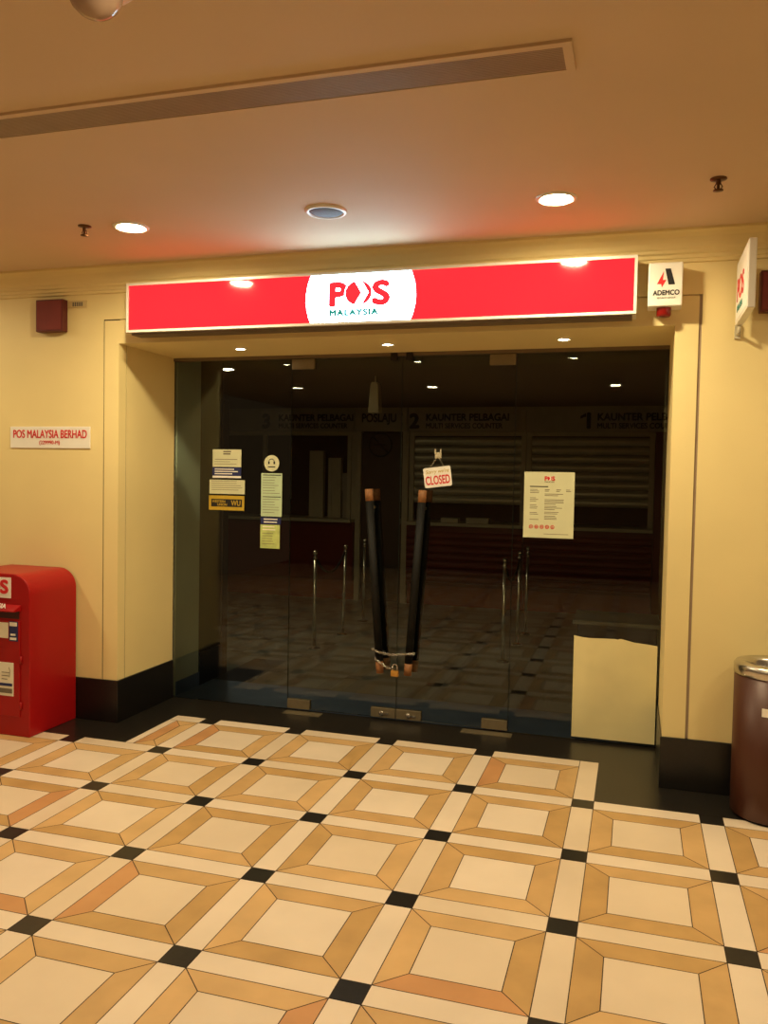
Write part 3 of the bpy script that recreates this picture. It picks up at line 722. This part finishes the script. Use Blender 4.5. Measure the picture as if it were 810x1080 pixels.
# ------------------------------------------------------------------ shop interior
K = 10.2
def slats(x0, x1, z0, z1, pitch, y, m, name, parent):
    mb = MB(); n = int((z1-z0)/pitch)
    for k in range(n):
        z = z0+k*pitch
        mb.prism_x([(y+.02, z), (y+.004, z+.006), (y-.010, z+pitch*.35), (y-.010, z+pitch*.6), (y+.002, z+pitch*.86), (y+.02, z+pitch*.98)], x0, x1)
    return mb.build(name, m, parent)
def counter(x0, x1, num, label, shutter=True):
    c = empty('service_counter', ((x0+x1)/2, K, 0), label, 'counter')
    m = MB(); m.box(x0, x1, K+.10, K+.55, 0, .26); m.build('kick_panel', 'redlam', c)
    m = MB(); m.box(x0, x1, K+.021, K+.60, .26, 1.02); m.build('body', 'maroon', c)
    if shutter: slats(x0+.01, x1-.01, .30, 1.0, .092, K, 'maroon', 'added_front_slats', c)  # slats added on the front for lines reflected in the glass
    m = MB(); m.box(x0, x1, K-.10, K+.62, 1.02, 1.06); m.build('worktop', 'frame', c, bevel=.004)
    m = MB()
    m.box(x0, x0+.06, K+.1, K+.16, 1.06, 2.2); m.box(x1-.06, x1, K+.1, K+.16, 1.06, 2.2); m.box(x0+.06, x1-.06, K+.1, K+.16, 2.15, 2.2)
    m.build('window_frame', 'frame', c)
    if not shutter:
        for xm in (-4.83, -3.62): q = MB(); q.box(xm, xm+.05, K+.1, K+.15, 1.06, 2.15); q.build('mullion', 'frame', c)
    if shutter: slats(x0+.062, x1-.062, 1.30, 2.14, .105, K+.13, 'shutter', 'added_slats', c)  # slats added for the horizontal lines that show in the glass
    return c
counter(-5.9, -3.50, '3', 'counter 3 with open glass window inside the dark shop', False)
counter(-2.78, -1.30, '2', 'counter 2 with added horizontal slats inside the dark shop')
counter(-1.295, .205, '1', 'counter 1 with added horizontal slats inside, behind the poster')
def fascia(x0, x1, z0, z1, num, nx, tx, l1, l2, label):
    c = empty('counter_sign', ((x0+x1)/2, K+.05, z0), label, 'sign')
    m = MB(); m.box(x0, x1, K, K+.10, z0, z1); m.build('panel', 'fascia', c)
    if num: text('numeral', num, .25, 'ink', c, (nx, K-.002, 2.245), off=.016)
    if num == '1':
        m = MB(); m.prism_y([(nx-.035, 2.385), (nx-.035, 2.355), (nx+.03, 2.375), (nx+.03, 2.42)], K-.003, K-.001); m.build('numeral_flag', 'ink', c)
    if l1: text('lettering', l1, .118 if num else .15, 'ink', c, (tx, K-.002, 2.335 if num else 2.32), off=.006, xs=.97 if num else .8)
    if l2: text('lettering', l2, .088, 'ink', c, (tx, K-.002, 2.24), off=.004, xs=.90)
fascia(-5.9, -3.50, 2.2, 2.50, '3', -4.80, -4.56, 'KAUNTER PELBAGAI', 'MULTI SERVICES COUNTER', 'fascia sign 3 KAUNTER PELBAGAI over the left counter inside')
fascia(-3.495, -2.79, 2.2, 2.50, '', 0, -3.40, 'POSLAJU', '', 'POSLAJU fascia sign over the inner glass door')
fascia(-2.78, -1.30, 2.2, 2.50, '2', -2.76, -2.55, 'KAUNTER PELBAGAI', 'MULTI SERVICES COUNTER', 'fascia sign 2 KAUNTER PELBAGAI over the middle counter inside')
fascia(-1.295, 1.29, 2.2, 2.50, '1', -.62, -.46, 'KAUNTER PELBAGAI', 'MULTI SERVICES COUNTER', 'fascia sign 1 over the right counter inside')
# inner door with no smoking sign
d = empty('door_3', (-3.14, K+.1, 0), None, None); d['kind'] = 'structure'
m = MB(); m.box(-3.42, -2.86, K+.10, K+.14, 0.01, 2.18); m.build('door_leaf', 'dkwall', d)
m = MB(); m.box(-3.49, -3.42, K+.06, K+.15, 0, 2.2); m.box(-2.86, -2.785, K+.06, K+.15, 0, 2.2); m.build('door_frame', 'frame', d)
ns = empty('no_smoking_sign', (-3.17, K+.09, 1.9), 'round no smoking sign on the inner door under POSLAJU', 'sign')
m = MB(); m.torus((-3.17, K+.092, 2.03), .15, .014, 'y', 32, 8); m.tube([(-3.27, K+.092, 2.13), (-3.07, K+.092, 1.93)], .012, 8); m.build('ring', 'ink', ns)
m = MB(); m.box(-3.26, -3.10, K+.085, K+.098, 2.015, 2.045); m.build('cigarette_mark', 'ink', ns)
# things on the counter 3 ledge
for x0, x1, z1, l in ((-4.20, -4.00, 1.95, 'tall pale upright panel, left one of two on counter 3'), (-3.93, -3.75, 1.86, 'tall pale upright panel, right one of two on counter 3')):
    q = MB(); q.box(x0, x1, K+.22, K+.30, 1.061, z1); q.box(x0+.04, x0+.05, K+.215, K+.22, 1.08, z1-.02)
    tag(q.build('upright_panel', 'frame', bevel=.01), l, 'panel')
q = MB(); q.box(-3.73, -3.56, K+.25, K+.30, 1.061, 1.42); q.box(-3.74, -3.55, K+.24, K+.31, 1.42, 1.66)
tag(q.build('notice_board', 'fascia'), 'small grey notice board beside the upright panels on counter 3', 'board')
q = MB(); q.box(-2.32, -2.10, K-.05, K+.08, 1.061, 1.12); tag(q.build('card_box', 'frame', bevel=.004), 'flat pale box on counter 2, left of a similar one', 'box')
q = MB(); q.box(-2.0, -1.72, K-.05, K+.08, 1.061, 1.13); tag(q.build('card_box', 'frame', bevel=.004), 'flat pale box on counter 2 nearer the poster', 'box')
# pale housing hanging from the shop ceiling
hg = empty('hanging_lantern', (-2.37, 7.5, 2.56), 'pale tapered housing hanging from the shop ceiling above left handle', 'hanging light')
q = MB(); q.tube([(-2.37, 7.5, 2.56), (-2.37, 7.5, 2.48)], .006, 8); q.build('rod', 'frame', hg)
q = MB(); q.prism_y([(-2.425, 2.21), (-2.315, 2.21), (-2.330, 2.47), (-2.345, 2.50), (-2.395, 2.50), (-2.405, 2.47)], 7.45, 7.55); q.build('housing', 'frame', hg, bevel=.008)

# queue posts and rope
def post(x, y, label, lean=0):
    t = empty('queue_post', (x, y, 0), label, 'queue post', None)
    m = MB(); m.lathe((x, y, 0), [(0.0001, 0), (.055, 0), (.058, .006), (.03, .014), (.018, .02)], 32); m.build('base', 'dark', t)
    m = MB(); m.tube([(x, y, .016), (x+lean, y, .84)], .0155, 20); m.build('pole', 'chrome', t)
    m = MB(); m.lathe((x+lean, y, .84), [(.0155, 0), (.021, .004), (.021, .018), (.012, .026), (.012, .036), (.020, .046), (.023, .060), (.018, .074), (.0001, .082)], 24); m.build('finial', 'chrome', t)
post(-2.833, 7.207, 'nearest queue post on the left side of the aisle'); post(-2.825, 7.973, 'middle queue post of the left row', .02); post(-2.875, 8.805, 'farthest queue post of the left row')
post(-1.081, 7.299, 'nearest queue post of the right row'); post(-1.067, 8.116, 'middle queue post of the right row', .01); post(-1.061, 8.70, 'farthest queue post of the right row', .01)
def rope(a, b_, sag, label):
    pts = []
    for k in range(17):
        t = k/16; p = Vector(a).lerp(Vector(b_), t); p.z -= sag*4*t*(1-t); pts.append(p)
    tag(MB().tube(pts, .012, 10).build('barrier_rope', 'ink'), label, 'rope')
rope((-2.833, 7.234, .84), (-2.806, 7.944, .84), .16, 'black rope between the near and middle left queue posts')
rope((-1.081, 7.326, .84), (-1.057, 8.087, .84), .16, 'black rope between the near and middle right queue posts')

# ------------------------------------------------------------------ groups of repeats
GROUPS = {'recessed_downlight': 'recessed downlights in the mall ceiling', 'soffit_downlight': 'small downlights in the soffit over the doors',
          'queue_post': 'chrome queue posts inside the shop', 'barrier_rope': 'black ropes between the queue posts', 'wall_speaker': 'maroon wall speakers under the cornice',
          'sprinkler_head': 'sprinkler heads on the ceiling', 'service_counter': 'service counters inside the shop', 'counter_sign': 'fascia signs over the service counters',
          'door_stop': 'stops at the head of the glass doors', 'chain': 'chains on the door handles', 'upright_panel': 'upright panels on counter 3',
          'card_box': 'flat boxes on counter 2', 'notice_sheet': 'notices on the left glass pane'}
for o in list(bpy.data.objects):
    if o.parent is None and o.get('label'):
        g_ = GROUPS.get(o.name.split('.')[0])
        if g_: o['group'] = g_
